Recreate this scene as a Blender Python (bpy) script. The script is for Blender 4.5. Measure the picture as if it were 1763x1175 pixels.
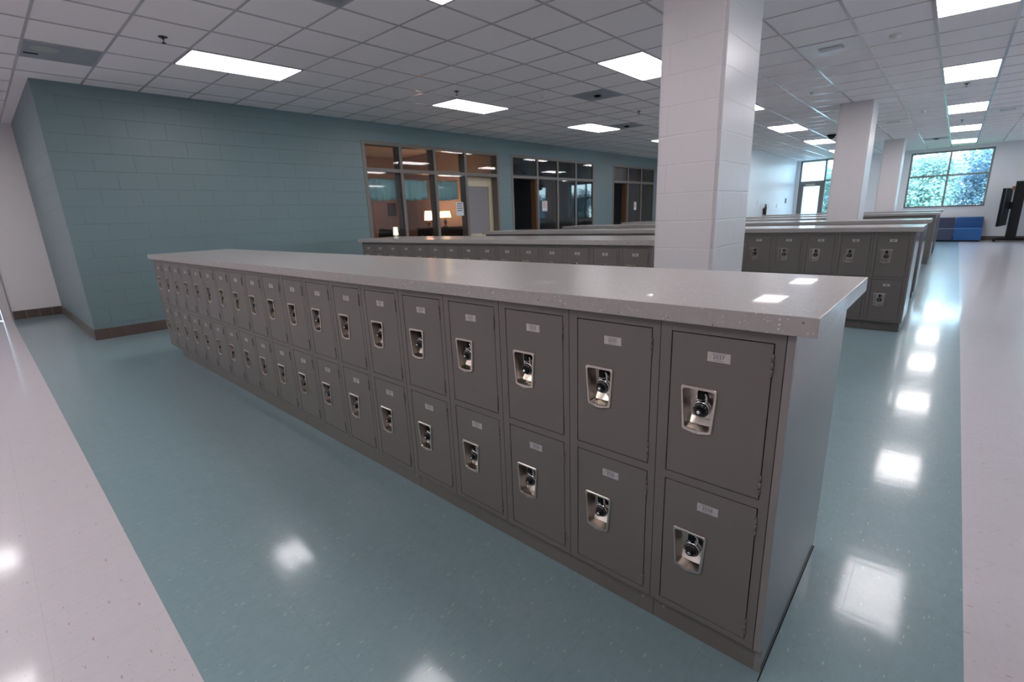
import bpy, bmesh, math, random
from mathutils import Vector, Matrix
for o in list(bpy.data.objects): bpy.data.objects.remove(o)
sc = bpy.context.scene
COL = sc.collection
random.seed(7)

# ------------------------------------------------------------------ camera
cam = bpy.data.cameras.new('camera'); co = bpy.data.objects.new('camera', cam); COL.objects.link(co)
RT = Vector((0.74360658, 0.66758799, -0.03708808)); UP = Vector((-0.14184316, 0.211716, 0.96698338)); FW = Vector((-0.65339863, 0.71379451, -0.2521262))
M = Matrix(((RT.x, UP.x, -FW.x, .2453), (RT.y, UP.y, -FW.y, -1.2033), (RT.z, UP.z, -FW.z, 1.2784), (0, 0, 0, 1)))
co.matrix_world = M
cam.sensor_width = 36; cam.sensor_fit = 'HORIZONTAL'; cam.lens = 821.354 / 1763 * 36
cam.clip_start = .02; cam.clip_end = 200
sc.camera = co
cam.dof.use_dof = True; cam.dof.focus_distance = 1.7; cam.dof.aperture_fstop = 4.5     # the photo is sharp near, soft far

# ------------------------------------------------------------------ light and exposure
FIX = 11.5           # radiance of the ceiling light diffusers
SKY = 8.0
sc.view_settings.view_transform = 'Standard'; sc.view_settings.look = 'None'
sc.view_settings.exposure = 0.32; sc.view_settings.gamma = 1.0; sc.view_settings.use_curve_mapping = False
sc.cycles.use_denoising = True
sc.cycles.max_bounces = 8; sc.cycles.diffuse_bounces = 5; sc.cycles.glossy_bounces = 4; sc.cycles.transparent_max_bounces = 16
sc.cycles.caustics_reflective = False; sc.cycles.caustics_refractive = False
sc.cycles.sample_clamp_indirect = 6
w = bpy.data.worlds.new('world'); sc.world = w; w.use_nodes = True
nt = w.node_tree; bg = nt.nodes['Background']
tc = nt.nodes.new('ShaderNodeTexCoord'); sp = nt.nodes.new('ShaderNodeSeparateXYZ'); rp = nt.nodes.new('ShaderNodeValToRGB')
nt.links.new(tc.outputs['Generated'], sp.inputs[0]); nt.links.new(sp.outputs['Z'], rp.inputs[0]); nt.links.new(rp.outputs[0], bg.inputs[0])
rp.color_ramp.elements[0].position = 0.0; rp.color_ramp.elements[0].color = (.62, .86, 1.0, 1)
rp.color_ramp.elements[1].position = .5; rp.color_ramp.elements[1].color = (.42, .66, 1.0, 1)
bg.inputs[1].default_value = SKY
sun = bpy.data.lights.new('sun', 'SUN'); sun.energy = 11.0; sun.angle = .02; sun.color = (1, .97, .88)
so = bpy.data.objects.new('sun', sun); COL.objects.link(so)
so.rotation_euler = Vector((.35, .75, -.75)).to_track_quat('-Z', 'Y').to_euler()

# ------------------------------------------------------------------ material helpers
def mat(name, col=(.5, .5, .5), rough=.5, metal=0.0, emit=None, estr=0, coat=0.0, spec=None):
    m = bpy.data.materials.new(name); m.use_nodes = True
    b = m.node_tree.nodes['Principled BSDF']
    b.inputs['Base Color'].default_value = (*col, 1); b.inputs['Roughness'].default_value = rough; b.inputs['Metallic'].default_value = metal
    if emit: b.inputs['Emission Color'].default_value = (*emit, 1); b.inputs['Emission Strength'].default_value = estr
    if coat: b.inputs['Coat Weight'].default_value = coat; b.inputs['Coat Roughness'].default_value = .05
    if spec is not None: b.inputs['Specular IOR Level'].default_value = spec
    return m
class NG:
    def __init__(s, m): s.m = m; s.t = m.node_tree; s.b = s.t.nodes['Principled BSDF']
    def n(s, k, **kw):
        q = s.t.nodes.new(k)
        for a, v in kw.items(): setattr(q, a, v)
        return q
    def l(s, a, b): s.t.links.new(a, b)
    def math(s, op, a, b=None):
        q = s.n('ShaderNodeMath', operation=op)
        for i, v in enumerate((a, b)):
            if v is None: continue
            if isinstance(v, (int, float)): q.inputs[i].default_value = v
            else: s.l(v, q.inputs[i])
        return q.outputs[0]
    def coords(s):
        t = s.n('ShaderNodeTexCoord'); sp = s.n('ShaderNodeSeparateXYZ'); s.l(t.outputs['Object'], sp.inputs[0]); return t.outputs['Object'], sp.outputs
    def comb(s, x, y, z):
        q = s.n('ShaderNodeCombineXYZ')
        for i, v in enumerate((x, y, z)):
            if isinstance(v, (int, float)): q.inputs[i].default_value = v
            else: s.l(v, q.inputs[i])
        return q.outputs[0]
    def mix(s, f, a, b):
        q = s.n('ShaderNodeMix', data_type='RGBA')
        for i, v in ((0, f), (6, a), (7, b)):
            if isinstance(v, (int, float)): q.inputs[i].default_value = v
            elif isinstance(v, tuple): q.inputs[i].default_value = (*v, 1)
            else: s.l(v, q.inputs[i])
        return q.outputs[2]
    def noise(s, vec, scale, detail=2):
        q = s.n('ShaderNodeTexNoise'); s.l(vec, q.inputs['Vector']); q.inputs['Scale'].default_value = scale; q.inputs['Detail'].default_value = detail; return q.outputs['Fac']
    def scale(s, vec, v, rz=0):
        q = s.n('ShaderNodeMapping'); s.l(vec, q.inputs[0]); q.inputs['Scale'].default_value = v; q.inputs['Rotation'].default_value = (0, 0, rz); return q.outputs[0]
    def bump(s, h, strength=.2, dist=.01):
        q = s.n('ShaderNodeBump'); q.inputs['Strength'].default_value = strength; q.inputs['Distance'].default_value = dist; s.l(h, q.inputs['Height']); s.l(q.outputs[0], s.b.inputs['Normal']); return q
    def chips(s, vec, sc, size, keep):
        """1 inside randomly kept cells' small centres"""
        v = s.n('ShaderNodeTexVoronoi'); s.l(vec, v.inputs['Vector']); v.inputs['Scale'].default_value = sc
        sx = s.n('ShaderNodeSeparateColor'); s.l(v.outputs['Color'], sx.inputs[0])
        r = s.math('MULTIPLY', sx.outputs[1], size)
        return s.math('MULTIPLY', s.math('LESS_THAN', v.outputs['Distance'], r), s.math('LESS_THAN', sx.outputs[0], keep)), sx.outputs[2]

def block_mat(name, col, du=0.0, dz=0.0, offset=.5, rough=.38, bs=.5):
    """painted concrete blocks, 0.4 x 0.2 m"""
    m = mat(name, col, rough); g = NG(m)
    ob, xyz = g.coords()
    u = g.math('ADD', g.math('ADD', xyz[0], xyz[1]), du); z = g.math('ADD', xyz[2], dz)
    br = g.n('ShaderNodeTexBrick'); g.l(g.comb(u, z, 0.0), br.inputs['Vector'])
    br.offset = offset; br.inputs['Scale'].default_value = 1; br.inputs['Mortar Size'].default_value = .005; br.inputs['Mortar Smooth'].default_value = .6
    br.inputs['Brick Width'].default_value = .4; br.inputs['Row Height'].default_value = .2
    n = g.noise(ob, 140, 3)
    h = g.math('SUBTRACT', g.math('MULTIPLY', n, .12), br.outputs['Fac'])
    g.bump(h, bs, .004)
    nn = g.noise(ob, 2.5, 3)
    g.l(g.mix(g.math('MULTIPLY', nn, .25), col, tuple(c * .86 for c in col)), g.b.inputs['Base Color'])
    return m

M_TEAL = block_mat('teal_block_paint', (.148, .213, .230), dz=.025, rough=.42, bs=.8)
M_CREAM = block_mat('white_block_paint', (.80, .77, .77), dz=.02)
M_COLUMN = block_mat('column_block_paint', (.66, .63, .64), du=1.45, offset=.72, rough=.32, bs=.5)
M_PLASTER = mat('white_wall_paint', (.72, .72, .74), .35)

def floor_mat():
    m = mat('vinyl_tile_floor', (.5, .5, .5), .3, coat=.55, spec=.12); g = NG(m)
    ob, xyz = g.coords()
    teal = g.math('MULTIPLY', g.math('GREATER_THAN', xyz[1], -1.02), g.math('LESS_THAN', xyz[0], .444))
    # tiles
    br = g.n('ShaderNodeTexBrick'); g.l(g.comb(g.math('ADD', xyz[0], .139), g.math('ADD', xyz[1], 1.02), 0.0), br.inputs['Vector'])
    br.offset = 0; br.inputs['Scale'].default_value = 1; br.inputs['Mortar Size'].default_value = .0012; br.inputs['Mortar Smooth'].default_value = .3
    br.inputs['Brick Width'].default_value = .2915; br.inputs['Row Height'].default_value = .2915
    seam = br.outputs['Fac']
    # mottling
    n1 = g.noise(ob, 9, 4); n2 = g.noise(g.scale(ob, (1, .45, 1), .5), 55, 3)
    mm = g.math('ADD', g.math('MULTIPLY', n1, .4), g.math('MULTIPLY', n2, .6))
    tc_ = g.mix(mm, (.17, .25, .27), (.235, .33, .355))
    pk = g.mix(mm, (.485, .455, .475), (.58, .54, .565))
    # chips: pale flecks in the teal tile, rust and grey flecks in the pink one
    c1, r1 = g.chips(g.scale(ob, (1, .3, 1), .5), 110, .30, .22)
    c2, r2 = g.chips(g.scale(ob, (.45, 1, 1), .7), 150, .30, .4)
    tc_ = g.mix(g.math('MULTIPLY', c1, .40), tc_, (.45, .55, .52))
    tc_ = g.mix(g.math('MULTIPLY', c2, .30), tc_, (.06, .13, .13))
    d1, r3 = g.chips(g.scale(ob, (.3, 1, 1), .25), 95, .30, .10)
    d2, r4 = g.chips(g.scale(ob, (.35, 1, 1), -.3), 150, .30, .35)
    pk = g.mix(g.math('MULTIPLY', d1, .6), pk, g.mix(g.math('GREATER_THAN', r3, .5), (.30, .16, .12), (.32, .27, .25)))
    pk = g.mix(g.math('MULTIPLY', d2, .4), pk, (.36, .27, .27))
    c = g.mix(teal, pk, tc_)
    c = g.mix(g.math('MULTIPLY', seam, .13), c, (.06, .09, .09))
    g.l(c, g.b.inputs['Base Color'])
    wv = g.noise(g.scale(ob, (1.2, 5, 1)), 2.2, 2); fine = g.noise(ob, 30, 2)
    h = g.math('ADD', g.math('ADD', g.math('MULTIPLY', wv, 1.0), g.math('MULTIPLY', fine, .05)), g.math('MULTIPLY', seam, -.15))
    g.bump(h, .10, .004)
    g.l(g.math('ADD', g.math('MULTIPLY', g.noise(ob, 14, 3), .09), .05), g.b.inputs['Coat Roughness'])
    bn = [q for q in m.node_tree.nodes if q.type == 'BUMP'][0]; g.l(bn.outputs[0], g.b.inputs['Coat Normal'])
    return m
M_FLOOR = floor_mat()

def quartz():
    m = mat('speckled_quartz', (.5, .5, .5), .30, coat=.5, spec=.2); m.node_tree.nodes['Principled BSDF'].inputs['Coat Roughness'].default_value = .03; m.node_tree.nodes['Principled BSDF'].inputs['Coat IOR'].default_value = 1.055; g = NG(m)
    ob, xyz = g.coords()
    base = g.mix(g.noise(ob, 60, 3), (.315, .295, .285), (.39, .367, .352))
    a, ra = g.chips(ob, 120, .42, .22)
    b_, rb = g.chips(g.scale(ob, (1.1, .9, 1.2), .4), 95, .36, .16)
    d, rd = g.chips(g.scale(ob, (.9, 1.2, 1), .9), 110, .34, .12)
    c = g.mix(g.math('MULTIPLY', a, .55), base, (.66, .64, .62))
    c = g.mix(g.math('MULTIPLY', b_, .6), c, g.mix(g.math('GREATER_THAN', rb, .6), (.78, .77, .75), (.26, .22, .18)))
    c = g.mix(g.math('MULTIPLY', d, .8), c, (.07, .055, .05))
    g.l(c, g.b.inputs['Base Color'])
    return m
M_QUARTZ = quartz()

def noisy(name, col, rough, ns=40, amt=.1, bs=.05, metal=0, bd=.002):
    m = mat(name, col, rough, metal); g = NG(m); ob, _ = g.coords(); n = g.noise(ob, ns, 3)
    g.l(g.mix(g.math('MULTIPLY', n, amt * 2), col, tuple(c * .7 for c in col)), g.b.inputs['Base Color'])
    if bs: g.bump(n, bs, bd)
    return m
M_LOCK = noisy('taupe_powder_coat', (.143, .129, .118), .38, 500, .04, .06, bd=.0006)
M_ENDP = noisy('taupe_end_panel', (.21, .195, .19), .16, 300, .03, .02, bd=.0004)
M_GAP = mat('dark_gap', (.01, .01, .01), .8)
M_STEEL = noisy('brushed_steel', (.62, .57, .52), .28, 200, .1, .02, metal=1)
M_BRONZE = mat('dark_bronze', (.10, .085, .07), .35, 1)
M_CHROME = mat('chrome', (.8, .8, .8), .12, 1)
M_BLACK = mat('black_plastic', (.006, .006, .007), .38, spec=.35)
M_BLACKM = mat('black_matte', (.006, .006, .007), .6, spec=.15)
M_PLATE = noisy('etched_aluminium', (.55, .53, .52), .35, 300, .08, .02, metal=.6)
M_INK = mat('black_ink', (.02, .02, .02), .5)
M_WHITEINK = mat('white_ink', (.8, .8, .8), .5)
M_CEIL = noisy('mineral_fibre_tile', (.90, .865, .885), .75, 160, .12, .15, bd=.002)
M_TEE = mat('white_tee_paint', (.52, .50, .52), .16)
M_DIFF = mat('light_diffuser', (.9, .9, .9), .4, emit=(1, .945, .965), estr=FIX)
M_WPLAST = mat('white_plastic', (.75, .74, .75), .35)
M_GREYP = noisy('grey_perforated_metal', (.33, .35, .39), .45, 600, .15, .1)
M_BASE = noisy('brown_base_tile', (.115, .085, .072), .35, 30, .25, .05)
M_FRAME = noisy('grey_brown_steel_frame', (.17, .148, .132), .4, 60, .06, 0)
M_ALU = noisy('anodised_window_frame', (.20, .19, .185), .38, 60, .06, 0, metal=.3)
M_BEIGE = noisy('beige_office_wall', (.46, .37, .32), .6, 20, .05, 0)
M_OFFICE = noisy('grey_office_wall', (.22, .23, .26), .6, 20, .05, 0)
M_CARPET = noisy('dark_carpet', (.04, .038, .04), .95, 300, .3, .2)
M_DOORCREAM = mat('cream_door_paint', (.62, .52, .36), .4)
M_WOODD = noisy('brown_wood_door', (.19, .10, .05), .4, 12, .3, .03)
M_CURT = noisy('teal_curtain_fabric', (.42, .70, .72), .85, 300, .1, .1)
M_SHADE = mat('lamp_shade_fabric', (.9, .75, .5), .8, emit=(1, .55, .22), estr=5.5)
M_SHADE2 = mat('lamp_shade_pink', (.9, .7, .55), .8, emit=(1, .42, .25), estr=7)
M_SHADEW = mat('white_lamp_shade', (.9, .9, .85), .8, emit=(1, .95, .85), estr=1.1)
M_DARKW = noisy('dark_furniture', (.02, .015, .012), .4, 20, .2, 0)
M_BLUE = noisy('blue_vinyl', (.012, .09, .27), .4, 60, .06, .03)
M_NAVY = noisy('slate_vinyl', (.045, .055, .10), .45, 60, .06, .03)
M_PAPER = mat('paper', (.7, .7, .72), .6)
M_GRASS = noisy('lawn_grass', (.10, .22, .05), .9, 8, .4, .3, bd=.05)
M_BARK = noisy('bark', (.09, .065, .05), .9, 20, .4, .4, bd=.02)
def leafmat(name, a, b):
    m = mat(name, a, .55); g = NG(m); ob, _ = g.coords()
    g.l(g.mix(g.noise(ob, 2.2, 2), a, b), g.b.inputs['Base Color'])
    tr = g.n('ShaderNodeBsdfTranslucent'); tr.inputs[0].default_value = (*b, 1)
    mx = g.n('ShaderNodeMixShader'); mx.inputs[0].default_value = .35
    out = m.node_tree.nodes['Material Output']
    g.l(g.b.outputs[0], mx.inputs[1]); g.l(tr.outputs[0], mx.inputs[2]); g.l(mx.outputs[0], out.inputs[0])
    return m
M_LEAF = leafmat('green_leaves', (.12, .22, .20), (.30, .45, .42))
M_LEAF2 = leafmat('dark_green_leaves', (.06, .12, .17), (.18, .29, .36))

def glass(name, ior=1.5, tint=(.95, .98, .97), frost=False, back=.0):
    m = bpy.data.materials.new(name); m.use_nodes = True; t = m.node_tree; t.nodes.clear()
    out = t.nodes.new('ShaderNodeOutputMaterial'); mx = t.nodes.new('ShaderNodeMixShader'); fr = t.nodes.new('ShaderNodeFresnel'); fr.inputs[0].default_value = ior
    gl = t.nodes.new('ShaderNodeBsdfGlossy'); gl.inputs['Roughness'].default_value = .02 if not frost else .15
    tr = t.nodes.new('ShaderNodeBsdfTransparent' if not frost else 'ShaderNodeBsdfTranslucent'); tr.inputs[0].default_value = (*tint, 1)
    ge = t.nodes.new('ShaderNodeNewGeometry'); sb = t.nodes.new('ShaderNodeMath'); sb.operation = 'SUBTRACT'; sb.inputs[0].default_value = 1; t.links.new(ge.outputs['Backfacing'], sb.inputs[1])
    mu = t.nodes.new('ShaderNodeMath'); mu.operation = 'MULTIPLY'; t.links.new(fr.outputs[0], mu.inputs[0]); t.links.new(sb.outputs[0], mu.inputs[1]); t.links.new(mu.outputs[0], mx.inputs[0])
    t.links.new(tr.outputs[0], mx.inputs[1]); t.links.new(gl.outputs[0], mx.inputs[2]); t.links.new(mx.outputs[0], out.inputs[0])
    return m
M_GLASS = glass('clear_glass')
M_OGLASS = glass('office_glass', 1.75, (.86, .88, .88))
M_FROST = glass('frosted_glass', 1.4, (.95, .97, 1), True)

# ------------------------------------------------------------------ geometry helpers
class MB:
    def __init__(s): s.bm = bmesh.new(); s.mi = 0
    def box(s, x0, x1, y0, y1, z0, z1, bevel=0):
        t = bmesh.new() if bevel else s.bm
        vs = [t.verts.new(p) for p in ((x0, y0, z0), (x1, y0, z0), (x1, y1, z0), (x0, y1, z0), (x0, y0, z1), (x1, y0, z1), (x1, y1, z1), (x0, y1, z1))]
        for f in ((3, 2, 1, 0), (4, 5, 6, 7), (0, 1, 5, 4), (1, 2, 6, 5), (2, 3, 7, 6), (3, 0, 4, 7)):
            q = t.faces.new([vs[i] for i in f]); q.material_index = s.mi
        if bevel:
            bmesh.ops.bevel(t, geom=list(t.edges), offset=bevel, segments=2, affect='EDGES', profile=.6)
            s.merge(t); t.free()
        return s
    def merge(s, t, mtx=None, mi=None):
        mp = {}
        for v in t.verts: mp[v] = s.bm.verts.new(mtx @ v.co if mtx else v.co)
        for f in t.faces:
            try:
                q = s.bm.faces.new([mp[v] for v in f.verts]); q.material_index = s.mi if mi is None else mi; q.smooth = f.smooth
            except ValueError: pass
    def hexa(s, P):
        """8 points: bottom 4, top 4"""
        vs = [s.bm.verts.new(p) for p in P]
        for f in ((3, 2, 1, 0), (4, 5, 6, 7), (0, 1, 5, 4), (1, 2, 6, 5), (2, 3, 7, 6), (3, 0, 4, 7)):
            q = s.bm.faces.new([vs[i] for i in f]); q.material_index = s.mi
        return s
    def lathe(s, prof, c=(0, 0, 0), axis='z', seg=20, smooth=True):
        """prof: list of (r, h)"""
        rings = []
        for r, h in prof:
            ring = []
            for k in range(seg):
                a = 2 * math.pi * k / seg; p = (r * math.cos(a), r * math.sin(a), h)
                if axis == 'y': p = (p[0], h, p[1])
                if axis == 'x': p = (h, p[0], p[1])
                ring.append(s.bm.verts.new((p[0] + c[0], p[1] + c[1], p[2] + c[2])))
            rings.append(ring)
        for a, b in zip(rings, rings[1:]):
            for k in range(seg):
                q = s.bm.faces.new((a[k], a[(k + 1) % seg], b[(k + 1) % seg], b[k])); q.smooth = smooth; q.material_index = s.mi
        for ring in (rings[0], rings[-1]):
            q = s.bm.faces.new(ring); q.material_index = s.mi
        return s
    def tube(s, pts, r, seg=8):
        pts = [Vector(p) for p in pts]; rings = []
        for i, p in enumerate(pts):
            d = (pts[min(i + 1, len(pts) - 1)] - pts[max(i - 1, 0)]).normalized()
            a = d.orthogonal().normalized() if i == 0 else (a - a.dot(d) * d).normalized()
            b = d.cross(a)
            rr = r[i] if isinstance(r, (list, tuple)) else r
            rings.append([s.bm.verts.new(p + rr * (math.cos(2 * math.pi * k / seg) * a + math.sin(2 * math.pi * k / seg) * b)) for k in range(seg)])
        for a_, b_ in zip(rings, rings[1:]):
            for k in range(seg):
                q = s.bm.faces.new((a_[k], a_[(k + 1) % seg], b_[(k + 1) % seg], b_[k])); q.smooth = True; q.material_index = s.mi
        for ring in (rings[0], rings[-1]): s.bm.faces.new(ring).material_index = s.mi
        return s
    def build(s, name, mats, parent=None, loc=None, kind=None, recalc=True):
        if recalc: bmesh.ops.recalc_face_normals(s.bm, faces=s.bm.faces)
        me = bpy.data.meshes.new(name); s.bm.to_mesh(me); s.bm.free()
        for m in (mats if isinstance(mats, (list, tuple)) else [mats]): me.materials.append(m)
        o = bpy.data.objects.new(name, me); COL.objects.link(o)
        if parent: o.parent = parent
        if loc: o.location = loc
        if kind: o['kind'] = kind
        return o
def B(*a, **k): return MB().box(*a, **k)
GROUPS = {'countertop': 'quartz countertops on the locker rows', 'panel': 'end panels of the locker rows', 'plinth': 'plinths under the locker rows', 'casing': 'rear casings of the locker rows',
          'lockers': 'locker runs at the far end of the room', 'column': 'white block columns in the locker area', 'notice': 'notices taped on the office glass', 'picture': 'pictures in the warm office',
          'outlet': 'electrical plates on the white wall', 'lamp': 'lamps in the warm office', 'ceiling panel': 'special panels in the ceiling grid'}
def tag(o, label, cat, group=None):
    group = group or GROUPS.get(cat)
    o['label'] = label; o['category'] = cat
    if group: o['group'] = group
    return o
def thing(name, loc, label, cat, group=None, rz=0):
    o = bpy.data.objects.new(name, None); COL.objects.link(o); o.location = loc; o.rotation_euler = (0, 0, rz); o.empty_display_size = .1
    return tag(o, label, cat, group)
def part(me, name, parent, loc=(0, 0, 0)):
    o = bpy.data.objects.new(name, me); COL.objects.link(o); o.parent = parent; o.location = loc; return o
ORD = 'first second third fourth fifth sixth seventh eighth ninth tenth eleventh twelfth thirteenth fourteenth fifteenth sixteenth seventeenth eighteenth nineteenth'.split()

# ------------------------------------------------------------------ dimensions
P = .305; H1 = .996; CT = .046; D = .727; KZ = .096; YF = 20.3; ZC = 2.915
def xw(y): return -7.36 + .012 * (y + .42)      # face of the teal wall
WT = .2

# ------------------------------------------------------------------ setting: floor, walls
f = MB(); f.box(-16, 9, -9, YF + .2, -.1, 0); f.build('floor', M_FLOOR, kind='structure')
f = MB(); f.box(-16, 9, YF + .3, 60, -.5, -.15); g_ = f.build('ground', M_GRASS, kind='structure')

def wall_y(name, m, y0, y1, holes, z1=ZC + .02, x_face=xw, t=WT, z0=0):
    """wall running along y whose room side is x_face(y); holes: (ya, yb, za, zb)"""
    b = MB(); ys = sorted({y0, y1, *[h[0] for h in holes], *[h[1] for h in holes]})
    def seg(a, c, za, zb):
        b.hexa([(x_face(a) - t, a, za), (x_face(a), a, za), (x_face(c), c, za), (x_face(c) - t, c, za), (x_face(a) - t, a, zb), (x_face(a), a, zb), (x_face(c), c, zb), (x_face(c) - t, c, zb)])
    for a, c in zip(ys, ys[1:]):
        h = [q for q in holes if q[0] <= a + 1e-6 and q[1] >= c - 1e-6]
        if h:
            if h[0][2] > z0: seg(a, c, z0, h[0][2])
            seg(a, c, h[0][3], z1)
        else: seg(a, c, z0, z1)
    return b.build(name, m, kind='structure')
W1 = (3.5, 6.79); W2 = (7.19, 10.52); W3 = (11.5, 14.05); WZ = 2.62; TZ = 2.15
wall_y('wall_left', M_TEAL, -.42, 14.6, [(*W1, 0, WZ), (*W2, 0, WZ), (*W3, 0, WZ)])
b = MB(); b.box(-10.54, xw(-.42) - WT, -.42, -.42 + WT, 0, ZC + .02); b.build('wall_return', M_TEAL, kind='structure')
DY0, DY1 = -2.05, -1.12
b = MB(); b.box(-10.74, -10.54, -8.9, DY0, 0, ZC + .02); b.box(-10.74, -10.54, DY0, DY1, 2.1, ZC + .02); b.box(-10.74, -10.54, DY1, -.22, 0, ZC + .02)
b.build('wall_far_left', M_CREAM, kind='structure')
b = MB(); b.box(-6.95, -4.47, 14.6, 14.8, 0, ZC + .02); b.box(-7.3, -6.95, 14.6, 14.8, 0, ZC + .02); b.build('wall_alcove', M_PLASTER, kind='structure')
b = MB(); b.box(-4.67, -4.47, 14.8, YF + .2, 0, ZC + .02); b.build('wall_white', M_PLASTER, kind='structure')
# far wall with a door, side lights and windows
holes = [(-4.36, -2.62, 0, 2.9), (-1.12, .885, 1.055, 2.81), (2.45, 4.45, 1.055, 2.81)]
b = MB(); xs = sorted({-4.67, 9, *[h[0] for h in holes], *[h[1] for h in holes]})
for a, c in zip(xs, xs[1:]):
    h = [q for q in holes if q[0] <= a + 1e-6 and q[1] >= c - 1e-6]
    if h:
        if h[0][2] > 0: b.box(a, c, YF, YF + .25, 0, h[0][2])
        b.box(a, c, YF, YF + .25, h[0][3], ZC + .02)
    else: b.box(a, c, YF, YF + .25, 0, ZC + .02)
b.build('wall_far', M_PLASTER, kind='structure')
b = MB(); rw = [(4.6, 7.2), (9.8, 12.4)]; yy = -8.9
for a, c in rw:
    b.box(8.8, 9.0, yy, a, 0, ZC + .02); b.box(8.8, 9.0, a, c, 0, .95); b.box(8.8, 9.0, a, c, 2.5, ZC + .02); yy = c
b.box(8.8, 9.0, yy, YF, 0, ZC + .02); b.build('wall_right', M_PLASTER, kind='structure')
B(-10.74, 9.0, -9.0, -8.8, 0, ZC + .02).build('wall_back', M_CREAM, kind='structure')

# columns
for k, (x0, x1, y0, y1) in enumerate([(-1.475, -1.02, 2.35, 3.08), (-1.47, -1.0, 9.1, 9.8), (-1.475, -1.04, 16.0, 16.7)]):
    c = MB(); c.box(x0, x1, y0, y1, 0, ZC + .01)
    vert = [e for e in c.bm.edges if abs(e.verts[0].co.z - e.verts[1].co.z) > 1]
    bmesh.ops.bevel(c.bm, geom=vert, offset=.022, segments=4, affect='EDGES')
    for q in c.bm.faces: q.smooth = False
    o = c.build('column', M_COLUMN)
    tag(o, ['thick white painted block column behind the nearest counter', 'white painted block column halfway down the room, between counters',
            'farthest white block column, left of the big window'][k], 'column')
    o['kind'] = 'structure'

# baseboards of brown cove tile with joints
def base_run(name, p0, p1, n, h=.13, t=.012, step=.152, m=M_BASE):
    p0, p1, n = Vector(p0), Vector(p1), Vector(n); L = (p1 - p0).length; d = (p1 - p0) / L; b = MB(); s = 0
    while s < L - 1e-4:
        e = min(s + step, L)
        a, c = p0 + d * (s + .0015), p0 + d * (e - .0015)
        pts = [a, c, c + n * t, a + n * t]
        b.hexa([(q.x, q.y, 0) for q in pts] + [(q.x, q.y, h) for q in pts]); s = e
    return b.build(name, m, kind='structure')
base_run('baseboard_left', (xw(-.42), -.42 - .012, 0), (xw(3.5), 3.5, 0), (1, 0, 0))
base_run('baseboard_left_middle', (xw(6.79), 6.79, 0), (xw(7.19), 7.19, 0), (1, 0, 0))
base_run('baseboard_left_rear', (xw(10.52), 10.52, 0), (xw(11.5), 11.5, 0), (1, 0, 0))
base_run('baseboard_return', (-10.54, -.42, 0), (xw(-.42), -.42, 0), (0, -1, 0))
base_run('baseboard_far_left', (-10.54, DY1 + .12, 0), (-10.54, -.42, 0), (1, 0, 0))
base_run('baseboard_far', (-2.62, YF, 0), (8.8, YF, 0), (0, -1, 0), step=1.2)
base_run('baseboard_white', (-4.47, 14.8, 0), (-4.47, YF, 0), (1, 0, 0), step=1.2)

# ------------------------------------------------------------------ ceiling with tee grid
def gm(x, y):
    wgt = max(0, min(1, (-3 - x) / 2.7))
    X = x + .045 * (y - 1.2) * wgt
    Y = y * (1 + .0145 * max(-3.2, min(3.5, x + 3))) if y > 0 else y
    return X, Y
c = MB(); c.box(-16, 9, -9, YF + .2, ZC, ZC + .15); c.build('ceiling', M_CEIL, kind='structure')
GX, GY = .57, .555
def gx(i): return -.15 + GX * i
def gy(j): return .015 + GY * j
NI, NJ = (-19, 15), (-16, 37)
tee = MB()
def bar(p, q, wd, z0=ZC - .004):
    p, q = Vector((*p, 0)), Vector((*q, 0)); d = (q - p).normalized(); n = Vector((-d.y, d.x, 0)) * wd / 2
    pts = [p - n, p + n, q + n, q - n]
    tee.hexa([(v.x, v.y, z0) for v in pts] + [(v.x, v.y, ZC) for v in pts])
def inside(x, y):
    if y < -.42: return x > -10.54
    if x < xw(y): return False
    return y < 14.6 or x > -4.47
for i in range(*NI):
    for j in range(*NJ):
        p, q, r = gm(gx(i), gy(j)), gm(gx(i), gy(j + 1)), gm(gx(i + 1), gy(j))
        if inside(*p) and inside(*q) and q[1] < YF: bar(p, q, .024)
        if inside(*r) and not inside(*p) and p[1] > -.42 and p[1] < 14.6: p = (xw(p[1]), p[1])
        if inside(*r) and r[0] < 8.8 and (inside(*p) or p[0] == xw(p[1])): bar(p, r, .020, ZC - .003)
tee.build('trim_1', M_TEE, kind='structure')

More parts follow.
